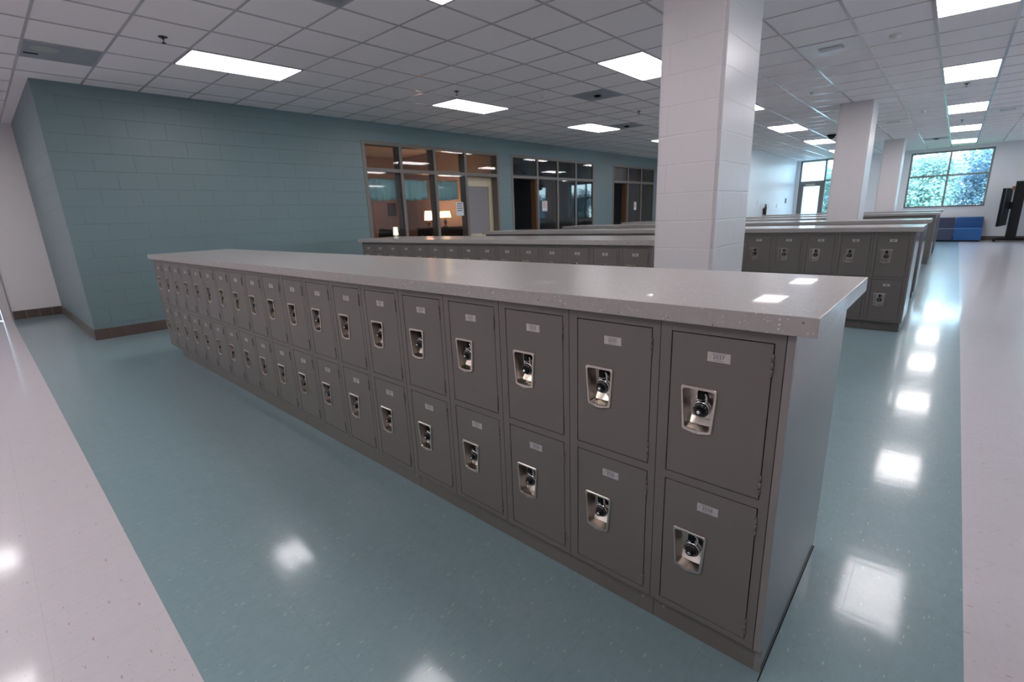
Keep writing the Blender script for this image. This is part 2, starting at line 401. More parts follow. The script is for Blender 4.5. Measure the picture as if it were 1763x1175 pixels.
def cell(i, j, nj=1):
    """four corners of a grid cell"""
    return [gm(gx(i), gy(j)), gm(gx(i + 1), gy(j)), gm(gx(i + 1), gy(j + nj)), gm(gx(i), gy(j + nj))]
def slab(pts, z0, z1, inset=0, b=None):
    b = b or MB(); c = Vector((sum(p[0] for p in pts) / 4, sum(p[1] for p in pts) / 4))
    q = []
    for p in pts:
        v = Vector(p) - c; v.x -= math.copysign(inset, v.x); v.y -= math.copysign(inset, v.y); q.append(v + c)
    b.hexa([(p.x, p.y, z0) for p in q] + [(p.x, p.y, z1) for p in q]); return b
LN = {0: 'right aisle', -5: 'locker middle', -10: 'teal wall side', -15: 'left hall', 10: 'far right floor'}
for i in (-15, -10, -5, 0, 10):
    for j in (-11, -5, 1, 7, 13, 19, 25, 31):
        pts = cell(i, j, 2); cx_, cy_ = sum(p[0] for p in pts) / 4, sum(p[1] for p in pts) / 4
        if i == 10 and j < 13: continue
        if not inside(cx_ - .2, cy_) or not inside(pts[0][0], pts[0][1]) or pts[2][1] > YF - .3: continue
        nth = ORD[(j + 11) // 6] if j > 0 else ORD[(j + 11) // 6]
        t = thing('ceiling_light', (cx_, cy_, ZC), 'recessed ceiling light over the %s, %s' % (LN[i], ORD[(j - 1) // 6] + ' from the near end' if j > 0 else ORD[(j + 11) // 6] + ' over the hallway'), 'ceiling light', 'recessed ceiling lights')
        loc = [(p[0] - cx_, p[1] - cy_) for p in pts]
        fr = MB()
        q = [Vector(p) for p in loc]; inn = [v - Vector((math.copysign(.022, v.x), math.copysign(.022, v.y))) for v in q]
        for k in range(4):
            a, b_, c_, d_ = q[k], q[(k + 1) % 4], inn[(k + 1) % 4], inn[k]
            fr.hexa([(v.x, v.y, -.009) for v in (a, b_, c_, d_)] + [(v.x, v.y, 0) for v in (a, b_, c_, d_)])
        fr.build('frame', M_TEE, t)
        slab([tuple(v) for v in inn], -.007, -.002).build('diffuser', M_DIFF, t)

# ceiling fittings
def sprinkler(x, y, label):
    t = thing('sprinkler_head', (x, y, ZC), label, 'sprinkler', 'sprinkler heads')
    MB().lathe([(.036, 0), (.036, -.004), (.03, -.007), (.012, -.008)], seg=20).build('escutcheon', M_BRONZE, t)
    b = MB(); b.lathe([(.009, -.006), (.009, -.022), (.006, -.024)], seg=10)
    for s in (-1, 1): b.tube([(s * .008, 0, -.02), (s * .013, 0, -.032), (s * .004, 0, -.046)], .0025, 6)
    b.build('body', M_BRONZE, t)
    MB().lathe([(.004, -.044), (.018, -.048), (.018, -.050), (.003, -.051)], seg=14).build('deflector', M_BLACKM, t)
sprinkler(-5.13, .30, 'dark sprinkler head in the ceiling tile above the near left light')
sprinkler(-4.9, 3.52, 'sprinkler head just behind the second light near the teal wall')
sprinkler(-3.95, 6.75, 'sprinkler head right of the third light near the teal wall')
sprinkler(.10, 8.98, 'sprinkler head behind the second light over the right aisle')
sprinkler(.07, 13.4, 'sprinkler head between far lights over the right aisle')
def detector(x, y, label):
    t = thing('smoke_detector', (x, y, ZC), label, 'smoke detector', 'smoke detectors')
    MB().lathe([(.055, 0), (.055, -.01), (.045, -.014)], seg=24).build('base', M_WPLAST, t)
    MB().lathe([(.04, -.013), (.042, -.03), (.03, -.04), (.008, -.042)], seg=24).build('sensor_cap', M_WPLAST, t)
detector(-.46, 5.49, 'white round smoke detector nearest the right aisle light row')
detector(-1.59, 7.65, 'white round smoke detector in front of the second column')
detector(-.47, 11.2, 'white round smoke detector beside the far aisle lights')
detector(-4.3, 4.6, 'small white round detector beside the grey ceiling diffuser')
def panel(i, j, name, label, kind):
    pts = cell(i, j); cx_, cy_ = sum(p[0] for p in pts) / 4, sum(p[1] for p in pts) / 4
    t = thing(name, (cx_, cy_, ZC), label, 'ceiling panel')
    slab([(p[0] - cx_, p[1] - cy_) for p in pts], -.0065, -.001, .012).build('panel', M_GREYP if kind != 'supply' else M_WPLAST, t)
    if kind == 'speaker':
        MB().lathe([(.1, -.006), (.1, -.009), (.09, -.010)], seg=32).build('speaker_grille', mat('grille_grey', (.40, .45, .42), .6), t, loc=(.08, -.12, 0))
        B(-.012, .012, -.05, .05, -.012, -.006).build('slot', M_BLACKM, t, loc=(-.12, -.2, 0))
    if kind == 'return':
        MB().lathe([(.05, -.006), (.05, -.02), (.03, -.03)], seg=20).build('sensor', M_BLACKM, t, loc=(0, 0, 0))
        b = MB()
        for s in (.2, .14, .08):
            for a in (-1, 1):
                b.box(-s, s, a * s - .004, a * s + .004, -.009, -.006); b.box(a * s - .004, a * s + .004, -s, s, -.009, -.006)
        b.build('louver', M_GREYP, t)
    if kind == 'supply':
        b = MB(); b.box(-.11, .11, -.075, .075, -.010, -.006); b.build('register_plate', mat('register_face', (.3, .3, .3), .5), t)
        b = MB()
        for k in range(6): b.box(-.10, .10, -.062 + k * .023, -.052 + k * .023, -.016, -.009)
        b.build('vane', M_WPLAST, t)
    return t
panel(-11, -1, 'ceiling_speaker_panel', 'grey ceiling panel with round speaker grille above the teal wall corner', 'speaker')
panel(-7, 9, 'ceiling_diffuser', 'grey square ceiling diffuser with a dark sensor in its centre', 'return')
panel(-9, 14, 'ceiling_diffuser', 'grey ceiling diffuser farther along near the teal wall', 'return')
panel(-6, 1, 'ceiling_diffuser', 'grey ceiling diffuser cut by the upper edge of the view', 'return')
panel(-2, 9, 'supply_vent', 'white supply vent panel in the ceiling right of the near column', 'supply')
panel(-2, 21, 'supply_vent', 'white supply vent panel in the ceiling behind the second column', 'supply')
panel(1, 21, 'supply_vent', 'slim white vent panel right of the far aisle lights', 'supply')
panel(-1, 29, 'ceiling_diffuser', 'dark slotted ceiling diffuser in front of the big window', 'return')
t = thing('security_camera', (-2.256, 13.28, ZC), 'black dome security camera on the ceiling left of the second column', 'camera')
MB().lathe([(.10, 0), (.10, -.02), (.09, -.03)], seg=24).build('base', M_BLACKM, t)
MB().lathe([(.08, -.028), (.078, -.05), (.06, -.08), (.03, -.097), (.005, -.1)], seg=24).build('dome', M_BLACK, t)
t = thing('hanging_monitor', (1.78, 19.0, ZC), 'black monitor hanging from the ceiling above the mobile display', 'monitor')
B(-.02, .02, -.02, .02, -.09, 0).build('bracket', M_BLACKM, t)
B(-.14, .32, -.03, .03, -.36, -.09, bevel=.005).build('screen', M_BLACK, t)

# ------------------------------------------------------------------ lockers
def glyphs(text, size):
    cu = bpy.data.curves.new('t', 'FONT'); cu.body = text; cu.size = size; cu.align_x = 'CENTER'; cu.align_y = 'CENTER'; cu.resolution_u = 2
    o = bpy.data.objects.new('t', cu); COL.objects.link(o); bpy.context.view_layer.update()
    me = o.to_mesh(); t = bmesh.new(); t.from_mesh(me); o.to_mesh_clear(); bpy.data.objects.remove(o); bpy.data.curves.remove(cu); return t
TO_FRONT = Matrix(((1, 0, 0, 0), (0, 0, -1, 0), (0, 1, 0, 0), (0, 0, 0, 1)))       # text plane xy -> xz facing -y
def plate_mesh(number):
    """plate centred on its origin, front towards -y"""
    b = MB(); b.box(-.0285, .0285, -.0012, 0, -.0125, .0125, bevel=.0004)
    b.mi = 2
    for s in (-1, 1): b.lathe([(.0022, -.0012), (.0022, -.0020), (.001, -.0024)], (s * .0225, 0, 0), 'y', 8)
    if number:
        t = glyphs(str(number), .0145); b.merge(t, Matrix.Translation((0, -.0014, .0002)) @ TO_FRONT, 1); t.free()
    b.mi = 1
    for z, l in ((.0088, .0155), (-.0086, .0125)):
        x = -l
        while x < l: b.box(x, x + .0014, -.0014, -.0011, z - .0007, z + .0007); x += .0021
    if not number:
        x = -.012
        while x < .012: b.box(x, x + .0045, -.0014, -.0011, -.004, .004); x += .0063
    bmesh.ops.recalc_face_normals(b.bm, faces=[q for q in b.bm.faces if q.material_index != 1])
    me = bpy.data.meshes.new('number_plate'); b.bm.to_mesh(me); b.bm.free()
    for m in (M_PLATE, M_INK, M_STEEL): me.materials.append(m)
    return me
def mesh_of(o):
    me = o.data; bpy.data.objects.remove(o); return me
# frame of one two-door locker: x from -P to 0, front at y = 0
DX0, DX1 = -.2715, -.0265
DZ = [(.118, .527), (.557, .966)]       # lower door, upper door
def frame_mesh():
    b = MB(); e = .0004
    b.box(-P + e, DX0 - .003, 0, .02, KZ, H1); b.box(DX1 + .003, -e, 0, .02, KZ, H1)
    for z0, z1 in ((KZ, DZ[0][0] - .003), (DZ[0][1] + .003, DZ[1][0] - .003), (DZ[1][1] + .003, H1)): b.box(DX0 - .003, DX1 + .003, 0.0003, .02, z0, z1)
    b.mi = 1; b.box(-P + .006, -.006, .05, .052, KZ + .01, H1 - .01)
    b.mi = 0; b.box(-P + e, -P + .006, .02, .36, KZ, H1); b.box(-.006, -e, .02, .36, KZ, H1); b.box(-P + .006, -.006, .02, .36, KZ, KZ + .008); b.box(-P + .006, -.006, .052, .36, .538, .546)
    b.box(-P + .006, -.006, .355, .36, KZ + .008, H1 - .008); b.box(-P + .006, -.006, .02, .36, H1 - .008, H1)
    b.mi = 1
    # dark seam to the neighbour
    b.box(-.0014, 0, -.0003, .01, KZ + .001, H1 - .001)
    return mesh_of(b.build('frame', [M_LOCK, M_GAP]))
FRAME = frame_mesh()
CUPX = -.193
def outline(wt, wb, zt, zb, r, tip, n=5):
    """rounded trapezoid around the cup centre with an optional lower tip; list of (x, z) clockwise from upper left"""
    pts = []
    def arc(cx_, cz_, a0, a1, rr):
        for k in range(n + 1):
            a = a0 + (a1 - a0) * k / n; pts.append((cx_ + rr * math.cos(a), cz_ + rr * math.sin(a)))
    arc(-wt + r, zt - r, math.pi, math.pi / 2, r); arc(wt - r, zt - r, math.pi / 2, 0, r)
    arc(wb - r, zb + r, 0, -math.pi / 2, r)
    pts.append((0, zb - tip))
    arc(-wb + r, zb + r, -math.pi / 2, -math.pi, r)
    return pts
def door_mesh():
    """door with a trapezoid hole; z measured from the cup centre line origin at door bottom"""
    b = MB(); h = DZ[1][1] - DZ[1][0]; y0, y1 = .0005, .016
    out = [(DX0, 0), (DX1, 0), (DX1, h), (DX0, h)]
    hz0, hz1 = .205 - .0635, .205 + .059
    hole = [(CUPX - .0352, hz0), (CUPX + .0352, hz0), (CUPX + .0445, hz1), (CUPX - .0445, hz1)]
    for k in range(4):
        a, c_, d_, e = out[k], out[(k + 1) % 4], hole[(k + 1) % 4], hole[k]
        for y in (y0, y1): b.bm.faces.new([b.bm.verts.new((p[0], y, p[1])) for p in (a, c_, d_, e)])
        for q in ((a, c_), (e, d_)): b.bm.faces.new([b.bm.verts.new(p) for p in ((q[0][0], y0, q[0][1]), (q[1][0], y0, q[1][1]), (q[1][0], y1, q[1][1]), (q[0][0], y1, q[0][1]))])
    bmesh.ops.remove_doubles(b.bm, verts=b.bm.verts, dist=1e-6)
    return mesh_of(b.build('door', M_LOCK))
DOOR = door_mesh()
def cup_mesh():
    b = MB(); n = 4
    loops = [(outline(.0485, .0405, .063, -.066, .008, .008), .001), (outline(.0482, .0402, .0627, -.0657, .008, .008), -.003), (outline(.0465, .0385, .061, -.064, .007, .007), -.0045),
             (outline(.0425, .0340, .0560, -.0590, .008, .002), -.0045), (outline(.0412, .0327, .0548, -.0578, .008, .002), -.002),
             (outline(.0395, .0315, .0530, -.054, .008, .0005), .026), (outline(.0380, .0315, .0510, -.036, .006, .0005), .038)]
    rings = [[b.bm.verts.new((CUPX + x, y, .205 + z)) for x, z in pts] for pts, y in loops]
    for a, c_ in zip(rings, rings[1:]):
        for k in range(len(a)): q = b.bm.faces.new((a[k], a[(k + 1) % len(a)], c_[(k + 1) % len(a)], c_[k])); q.smooth = False
    b.bm.faces.new(rings[-1])
    b.lathe([(.0035, -.0043), (.0035, -.0055), (.002, -.006)], (CUPX, 0, .205 - .0675), 'y', 8)
    return mesh_of(b.build('handle_cup', M_STEEL))
CUP = cup_mesh()
def latch_mesh():
    b = MB(); b.box(CUPX - .006, CUPX + .012, .006, .038, .205 + .026, .205 + .049, bevel=.002); return mesh_of(b.build('latch', M_BLACKM))
LATCH = latch_mesh()
def hinge_mesh():
    b = MB()
    for k in range(3): b.lathe([(.0036, k * .0185 + .0006), (.0036, k * .0185 + .0178)], (DX1 + .0012, -.001, -.0275), 'z', 10)
    b.box(DX1 - .0005, DX1 + .006, .0002, .002, -.0275, .028); return mesh_of(b.build('hinge', M_LOCK))
HINGE = hinge_mesh()
BLANK = plate_mesh(None)
DH = DZ[1][1] - DZ[1][0]
def locker(x, y, label, group, numbers=None, detail=True):
    t = thing('locker', (x, y, 0), label, 'locker', group)
    part(FRAME, 'frame', t)
    for d in (1, 0):
        dr = part(DOOR, 'door', t, (0, 0, DZ[d][0]))
        if not detail: continue
        part(CUP, 'handle_cup', dr); part(LATCH, 'latch', dr)
        part(plate_mesh(numbers[d]) if numbers else BLANK, 'number_plate', dr, (-.1485, .0004, .356))
        for z in (.357, .040): part(HINGE, 'hinge', dr, (0, 0, z))
    return t
# padlock meshes (origin at the dial centre, facing -y)
def pl_body():
    b = MB(); b.lathe([(.0235, .012), (.0235, -.003), (.0222, -.005), (.0215, -.005)], (0, 0, 0), 'y', 28); return mesh_of(b.build('case', M_CHROME))
def pl_dial():
    b = MB(); b.lathe([(.0212, -.0045), (.0205, -.0085), (.0135, -.0100), (.0115, -.0125), (.0105, -.021), (.0090, -.023)], (0, 0, 0), 'y', 28)
    b.mi = 1
    for k in range(20):
        a = 2 * math.pi * k / 20; l = .0030 if k % 2 == 0 else .0018
        t = bmesh.new(); bmesh.ops.create_cube(t, size=1)
        mt = Matrix.Rotation(-a, 4, 'Y') @ Matrix.Translation((0, -.0092, .0178)) @ Matrix.Diagonal((.0007, .0010, l, 1)); b.merge(t, mt); t.free()
    b.mi = 2; b.lathe([(.0050, -.0228), (.0050, -.0238), (.003, -.0242)], (0, 0, 0), 'y', 12)
    return mesh_of(b.build('dial', [M_BLACK, M_WHITEINK, M_CHROME]))
def pl_shackle():
    b = MB(); pts = [(-.0125, .004, .015), (-.0125, .004, .030)]
    for k in range(9):
        a = math.pi - math.pi * k / 8; pts.append((.0125 * math.cos(a), .004, .034 + .0125 * math.sin(a)))
    pts += [(.0125, .004, .030), (.0125, .004, .015)]
    b.tube(pts, .0032, 8); return mesh_of(b.build('shackle', M_CHROME))
PLB, PLD, PLS = pl_body(), pl_dial(), pl_shackle()
def padlock(x, y, door, label, group, tilt=0):
    z = DZ[door][0] + .205 - .0035
    t = thing('padlock', (x + CUPX + .0045, y + .015, z), label, 'padlock', group); t.rotation_euler = (.10, tilt, 0)
    part(PLB, 'case', t); part(PLD, 'dial', t).rotation_euler = (0, random.uniform(0, 6.28), 0); part(PLS, 'shackle', t)

# row 1: nineteen lockers, 2001 to 2038
N1 = 19
for k in range(N1):
    odd = 2037 - 2 * k
    locker(-k * P, 0, 'taupe two-door steel locker numbered %d above and %d below, in the nearest row' % (odd, odd + 1), 'lockers of the nearest row', (odd + 1, odd))
    for d in (1, 0):
        nn = odd if d else odd + 1
        padlock(-k * P, 0, d, 'black dial padlock hanging in the recess of locker door %d' % nn, 'padlocks of the nearest row', random.uniform(-.12, .12))

def row_shell(x0, x1, y, k, kick_inset=.28, right_panel=True, back=True, cl=.084):
    """countertop, end panels and plinth of one row"""
    W = ['nearest', 'second', 'third', 'fourth', 'fifth', 'sixth', 'seventh'][k]
    c = MB(); c.box(x0 - cl, x1 + .018 + .043, y - .0206, y + D + .0206, H1 + .0005, H1 + CT, bevel=.0018)
    tag(c.build('countertop', M_QUARTZ), 'speckled grey quartz countertop on the %s row of lockers%s' % (W, ', closest to the camera' if k == 0 else ''), 'countertop')
    e = MB(); e.box(x1 + .0003, x1 + .018, y, y + D, KZ, H1, bevel=.0012)
    if k == 0: e.box(x1 + .0003, x1 + .0175, y + .030, y + D, .0005, KZ + .001)
    
    tag(e.build('end_panel', M_ENDP), 'flat taupe end panel closing the aisle end of the %s locker row' % W, 'panel')
    e = MB(); e.box(x0 - .004, x0 - .0005, y, y + D, KZ, H1)
    tag(e.build('end_panel', M_LOCK), 'thin taupe side sheet on the teal wall end of the %s locker row' % W, 'panel')
    pk = MB(); kr = .030 if k == 0 else .05
    pk.box(x0 + kick_inset, x1 - (.012 if k else 0), y + kr, y + kr + .012, .0005, KZ - .0005);
    if k: pk.box(x1 - .012, x1, y + kr, y + D - .05, .0005, KZ - .0005)
    pk.box(x0 + kick_inset, x0 + kick_inset + .012, y + kr + .012, y + D - .05, .0005, KZ - .0005)
    xx = x1 - P
    while xx > x0 + kick_inset + .1: pk.mi = 2; pk.box(xx - .0008, xx + .0008, y + kr - .0004, y + kr, .001, KZ - .001); xx -= 4 * P
    pk.mi = 1
    xx = x1 - P
    while xx > x0 + kick_inset + .1:
        for s in (-.035, .035):
            if x0 + kick_inset + .05 < xx + s < x1 - .02: pk.lathe([(.0035, y + kr), (.0035, y + kr - .0012), (.002, y + kr - .002)], (xx + s, 0, .055), 'y', 8)
        xx -= 4 * P
    tag(pk.build('plinth', [M_LOCK, M_STEEL, M_GAP]), 'low taupe plinth with small screws under the %s locker row' % W, 'plinth')
    if back:
        e = MB(); e.box(x0 + .001, x1 - .001, y + .362, y + D, KZ, H1); tag(e.build('service_chase', M_LOCK), 'taupe steel casing behind the doors of the %s locker row' % W, 'casing')
row_shell(-N1 * P, 0, 0, 0)
b = MB(); b.box(0.0187, .0215, .001, D - .002, .0004, .0045)
tag(b.build('caulk_line', M_BLACKM), 'dark sealant line where the nearest end panel meets the teal floor', 'sealant')

# row 2 ends at the near column
N2 = 15; X2 = -1.64; Y2 = 2.66
for k in range(N2):
    locker(X2 - k * P, Y2, 'taupe locker top showing over the nearest counter, %s one left of the near column' % ORD[k], 'lockers of the second row')
row_shell(X2 - N2 * P, X2, Y2, 1, cl=.1)
# row 3, right of the column in full view
N3 = 19; X3 = -.02; Y3 = 4.85
for k in range(N3):
    near = k < 6
    locker(X3 - k * P, Y3, ('taupe locker of the third row, %s one from the right aisle' if near else 'taupe locker of the third row, mostly hidden, %s from the right aisle') % ORD[k], 'lockers of the third row', None, near)
    if k < 5: padlock(X3 - k * P, Y3, 1, 'black dial padlock on the upper door of the third-row locker %s from the right aisle' % ORD[k], 'padlocks of the third row')
padlock(X3, Y3, 0, 'black dial padlock on the lower door at the right end of the third row', 'padlocks of the third row')
row_shell(X3 - N3 * P, X3, Y3, 2)
# rows farther back: only tops and ends show
def bank(x0, x1, y, k):
    b = MB(); b.box(x0, x1, y + .004, y + .36, KZ, H1)
    n = int(round((x1 - x0) / P)); p = (x1 - x0) / n
    for i in range(n):
        for z0, z1 in DZ: b.box(x0 + i * p + .03, x0 + (i + 1) * p - .027, y, y + .0039, z0, z1)
    tag(b.build('locker_bank', M_LOCK), 'dark run of lockers under the %s counter from the camera' % ORD[k], 'lockers')
    row_shell(x0, x1, y, k)
bank(-5.74, -.04, 7.14, 3); bank(-5.64, -1.64, 9.4, 4); bank(-5.6, -.05, 11.96, 5); bank(-4.0, -.05, 14.9, 6)

# ------------------------------------------------------------------ office storefront windows in the teal wall
def storefront(n, ya, yb, mull, door_bay, label_bits):
    """ya..yb opening; mull: y of mullion centres; door_bay: index of the bay holding the door"""
    root = bpy.data.objects.new('window_%d' % n, None); COL.objects.link(root); root['kind'] = 'structure'
    root.location = (xw(ya), ya, 0)
    fw = .062; dep = .17
    def X(y): return xw(y + ya) - xw(ya)
    def post(y0, y1, z0, z1, b, d0=-dep, d1=.006):
        b.hexa([(X(y0) + d0, y0, z0), (X(y0) + d1, y0, z0), (X(y1) + d1, y1, z0), (X(y1) + d0, y1, z0), (X(y0) + d0, y0, z1), (X(y0) + d1, y0, z1), (X(y1) + d1, y1, z1), (X(y1) + d0, y1, z1)])
    L = yb - ya; ms = [m - ya for m in mull]
    b = MB(); post(0, fw, 0, WZ, b); post(L - fw, L, 0, WZ, b); post(fw, L - fw, WZ - fw, WZ, b)
    edges = [fw] + [q for m in ms for q in (m - fw / 2, m + fw / 2)] + [L - fw]
    for m in ms: post(m - fw / 2, m + fw / 2, 0, WZ - fw, b)
    bays = list(zip(edges[0::2], edges[1::2]))
    for i, (a, c_) in enumerate(bays):
        post(a, c_, TZ - fw / 2, TZ + fw / 2, b)
        if i != door_bay: post(a, c_, 0, .1, b)
    b.build('window_frame', M_FRAME, root)
    for i, (a, c_) in enumerate(bays):
        g1 = MB(); post(a, c_, TZ + fw / 2, WZ - fw, g1, -.024, -.018); g1.build('pane', M_OGLASS, root)
        if i != door_bay: g1 = MB(); post(a, c_, .1, TZ - fw / 2, g1, -.024, -.018); g1.build('pane', M_OGLASS, root)
    return bays
bays1 = storefront(1, *W1, [4.27, 5.04, 5.83], 3, '')
storefront(2, *W2, [8.115, 8.90, 9.68], 0, '')
storefront(3, *W3, [12.37, 13.19], 0, '')

# office shells
XB = -11.2
def office(name, y0, y1, m, fl=M_CARPET):
    b = MB(); b.box(XB - .1, XB, y0, y1, 0, ZC); b.build('wall_%s_back' % name, m, kind='structure')
    b = MB(); b.box(XB, xw(y1) - WT - .001, y1, y1 + .1, 0, ZC); b.build('wall_%s_side' % name, m, kind='structure')
    b = MB(); b.box(XB, xw(y0) - WT - .012, y0 + .001, y1 - .001, .0005, .006); b.build('floor_%s' % name, fl, kind='structure')
b = MB(); b.box(XB, xw(2) - WT - .001, 2.2, 2.3, 0, ZC); b.build('wall_office_near', M_BEIGE, kind='structure')
office('warm_office', 2.3, 7.0, M_BEIGE); office('dark_office', 7.1, 11.0, M_OFFICE); office('third_office', 11.1, 14.6, M_OFFICE)

# the cream door of the warm office, shut
d = bpy.data.objects.new('door_1', None); COL.objects.link(d); d['kind'] = 'structure'; d.location = (xw(6.3) - .15, 5.865, 0)
b = MB(); dw = .86
for q in ((0, .12, 0, 2.11), (dw - .12, dw, 0, 2.11), (.12, dw - .12, 0, .95), (.12, dw - .12, 1.93, 2.11)): b.box(-.045, 0, q[0], q[1], q[2], q[3])
b.build('door_leaf', M_DOORCREAM, d)
b = MB(); b.box(-.03, -.02, .12, dw - .12, .95, 1.93); b.build('vision_panel', mat('grey_blind', (.28, .25, .26), .7), d)
b = MB()
for k in range(22): b.box(-.02, -.014, .14, dw - .14, .98 + k * .043, .99 + k * .043)
b.build('blind_slats', mat('grey_blind_slats', (.33, .30, .31), .6), d)
MB().tube([(.0, .07, .95), (.05, .07, .95), (.055, .09, .95), (.055, .19, .95)], .009).build('door_handle', M_STEEL, d)
# open brown doors of the dark offices
for n, y in ((2, 8.04), (3, 12.29)):
    d = bpy.data.objects.new('door_%d' % n, None); COL.objects.link(d); d['kind'] = 'structure'; d.location = (xw(y) - .23, y - .78, 0); d.rotation_euler = (0, 0, 0)
    B(.065, .215, .79, .82, .0, 2.11).build('door_jamb', M_WOODD, d)
    B(-.86, 0, -.022, .022, .01, 2.1).build('door_leaf', M_DARKW, d)
    MB().tube([(-.79, -.022, .95), (-.79, -.07, .95), (-.68, -.07, .95)], .009).build('door_handle', M_STEEL, d)

# warm office contents
def valance(y0, y1, label):
    b = MB(); n = 48; rows = 5
    grid = []
    for r in range(rows + 1):
        z = 2.02 - r * .34 / rows + 0
        line = []
        for k in range(n + 1):
            u = k / n; y = y0 + (y1 - y0) * u
            x = -.235 + .022 * math.sin(u * 34) * (.5 + r / rows * .7) + .01 * math.sin(u * 13 + 1)
            zz = z - (.035 * math.sin(u * math.pi) + .008 * math.sin(u * 21)) * r / rows
            line.append(b.bm.verts.new((xw(y) + x, y, zz)))
        grid.append(line)
    for a, c_ in zip(grid, grid[1:]):
        for k in range(n): q = b.bm.faces.new((a[k], a[k + 1], c_[k + 1], c_[k])); q.smooth = True
    t = thing('valance', (0, 0, 0), label, 'curtain', 'teal valances in the warm office window')
    o = b.build('fabric', M_CURT, t, recalc=False); md = o.modifiers.new('s', 'SOLIDIFY'); md.thickness = .004
    MB().tube([(xw(y0) - .235, y0 - .03, 2.03), (xw(y1) - .235, y1 + .03, 2.03)], .009, 8).build('rod', M_STEEL, t)
valance(3.60, 4.27, 'short teal valance in the leftmost pane of the warm-lit office')
valance(4.33, 4.99, 'short teal valance in the second pane of the warm-lit office')
valance(5.12, 5.76, 'short teal valance in the third pane, beside the cream door')

def ray_at(x, u, v):
    a = (u - 881.5) / 821.354; bb = -(v - 587.5) / 821.354; dd = FW + a * RT + bb * UP; o = Vector((.2453, -1.2033, 1.2784)); t = (x - o.x) / dd.x; return o + dd * t
def table_lamp(x, y, z0, sh, label, rs=.1, hs=.16, hb=.2, baseM=M_DARKW):
    t = thing('table_lamp', (x, y, z0), label, 'lamp', None)
    MB().lathe([(.055, 0), (.06, .012), (.03, .03), (.022, .06), (.04, hb * .5), (.025, hb * .85), (.008, hb), (.008, hb + .04)], seg=20).build('base', baseM, t)
    b = MB(); b.lathe([(rs, hb), (rs * .8, hb + hs)], seg=28); o = b.build('lamp_shade', sh, t)
dt = 1.10
table_lamp(-8.72, 6.42, dt, M_SHADE, 'yellow glowing table lamp on the dark dresser, seen through the third pane', .14, .14, .22)
table_lamp(-9.45, 6.5, dt, M_SHADE2, 'pink glowing table lamp on the dark dresser, seen through the second pane', .10, .22, .17)
for (x, y, z, e, c) in ((-8.72, 6.42, 1.55, 6.5, (1, .66, .38)), (-9.45, 6.5, 1.55, 5, (1, .54, .38))):
    l = bpy.data.lights.new('lamp_bulb', 'POINT'); l.energy = e; l.color = c; l.shadow_soft_size = .06
    lo = bpy.data.objects.new('lamp_bulb', l); COL.objects.link(lo); lo.location = (x, y, z)
t = thing('dresser', (-9.08, 6.65, 0), 'dark wooden dresser carrying the two glowing lamps', 'dresser')
B(-.62, .62, -.33, .3, .08, 1.07).build('body', M_DARKW, t); B(-.65, .65, -.36, .32, 1.07, 1.10, bevel=.004).build('top', M_DARKW, t)
for i in range(3):
    for j in range(3):
        dr = B(-.60 + i * .41, -.21 + i * .41, -.35, -.33, .12 + j * .32, .41 + j * .32).build('drawer', M_DARKW, t)
        MB().lathe([(.012, 0), (.012, -.02), (.006, -.025)], (-.405 + i * .41, -.35, .265 + j * .32), 'y', 10).build('knob', M_STEEL, dr)
p = ray_at(-8.5, 681, 397)
t = thing('side_table', (p.x, p.y, 0), 'small dark table under the white lamp in the warm office', 'table')
MB().lathe([(.2, .86), (.2, .89)], seg=28).build('tabletop', M_DARKW, t); MB().lathe([(.15, .006), (.14, .02), (.02, .03), (.02, .86)], seg=20).build('pedestal', M_DARKW, t)
table_lamp(p.x, p.y, .89, M_SHADEW, 'small white cylinder lamp on the table by the first mullion', .055, .17, .10, M_STEEL)
p = ray_at(-9.6, 655, 396)
t = thing('office_chair', (p.x, p.y, 0), 'black office chair with tilted back inside the warm office', 'chair', rz=.6)
MB().box(-.25, .25, -.25, .25, .46, .54, bevel=.02).build('seat', M_BLACKM, t)
o = MB().box(-.24, .24, -.03, .03, .0, .55, bevel=.02).build('backrest', M_BLACKM, t, loc=(0, .24, .56)); o.rotation_euler = (-.25, .12, 0)
MB().lathe([(.025, .12), (.025, .46)], seg=12).build('gas_lift', M_BLACKM, t)
for k in range(5):
    a = k * 1.2566; l_ = MB().tube([(0, 0, .12), (.27 * math.cos(a), .27 * math.sin(a), .07)], .018).build('leg', M_BLACKM, t)
    MB().lathe([(.03, -.012), (.03, .012)], (.27 * math.cos(a), .27 * math.sin(a), .036), 'x', 12).build('caster', M_BLACKM, l_)
def picture(u, v, w_, h_, label, m):
    p = ray_at(XB + .03, u, v); t = thing('wall_picture', (XB + .002, p.y, p.z), label, 'picture')
    b = MB(); b.box(0, .025, -w_ / 2, w_ / 2, -h_ / 2, h_ / 2); b.build('frame', M_DARKW, t)
    B(.0251, .027, -w_ / 2 + .03, w_ / 2 - .03, -h_ / 2 + .03, h_ / 2 - .03).build('picture', m, t)
M_ART = noisy('dark_abstract_print', (.05, .04, .06), .6, 6, .4, 0)
picture(675, 361, .28, .34, 'small dark framed picture low in the first pane of the warm office', M_ART)
picture(704, 359, .30, .34, 'small dark framed picture in the second pane of the warm office', M_ART)
p0 = ray_at(XB + .02, 645, 365); p1 = ray_at(XB + .02, 671, 365)
t = thing('whiteboard', (XB + .002, (p0.y + p1.y) / 2, 0), 'tall pale panel on the rear wall of the warm office', 'board')
B(0, .02, -(p1.y - p0.y) / 2, (p1.y - p0.y) / 2, .75, 1.95).build('frame', M_STEEL, t)
B(.0201, .024, -(p1.y - p0.y) / 2 + .02, (p1.y - p0.y) / 2 - .02, .77, 1.93).build('panel', mat('pale_lilac_board', (.42, .36, .40), .4), t)
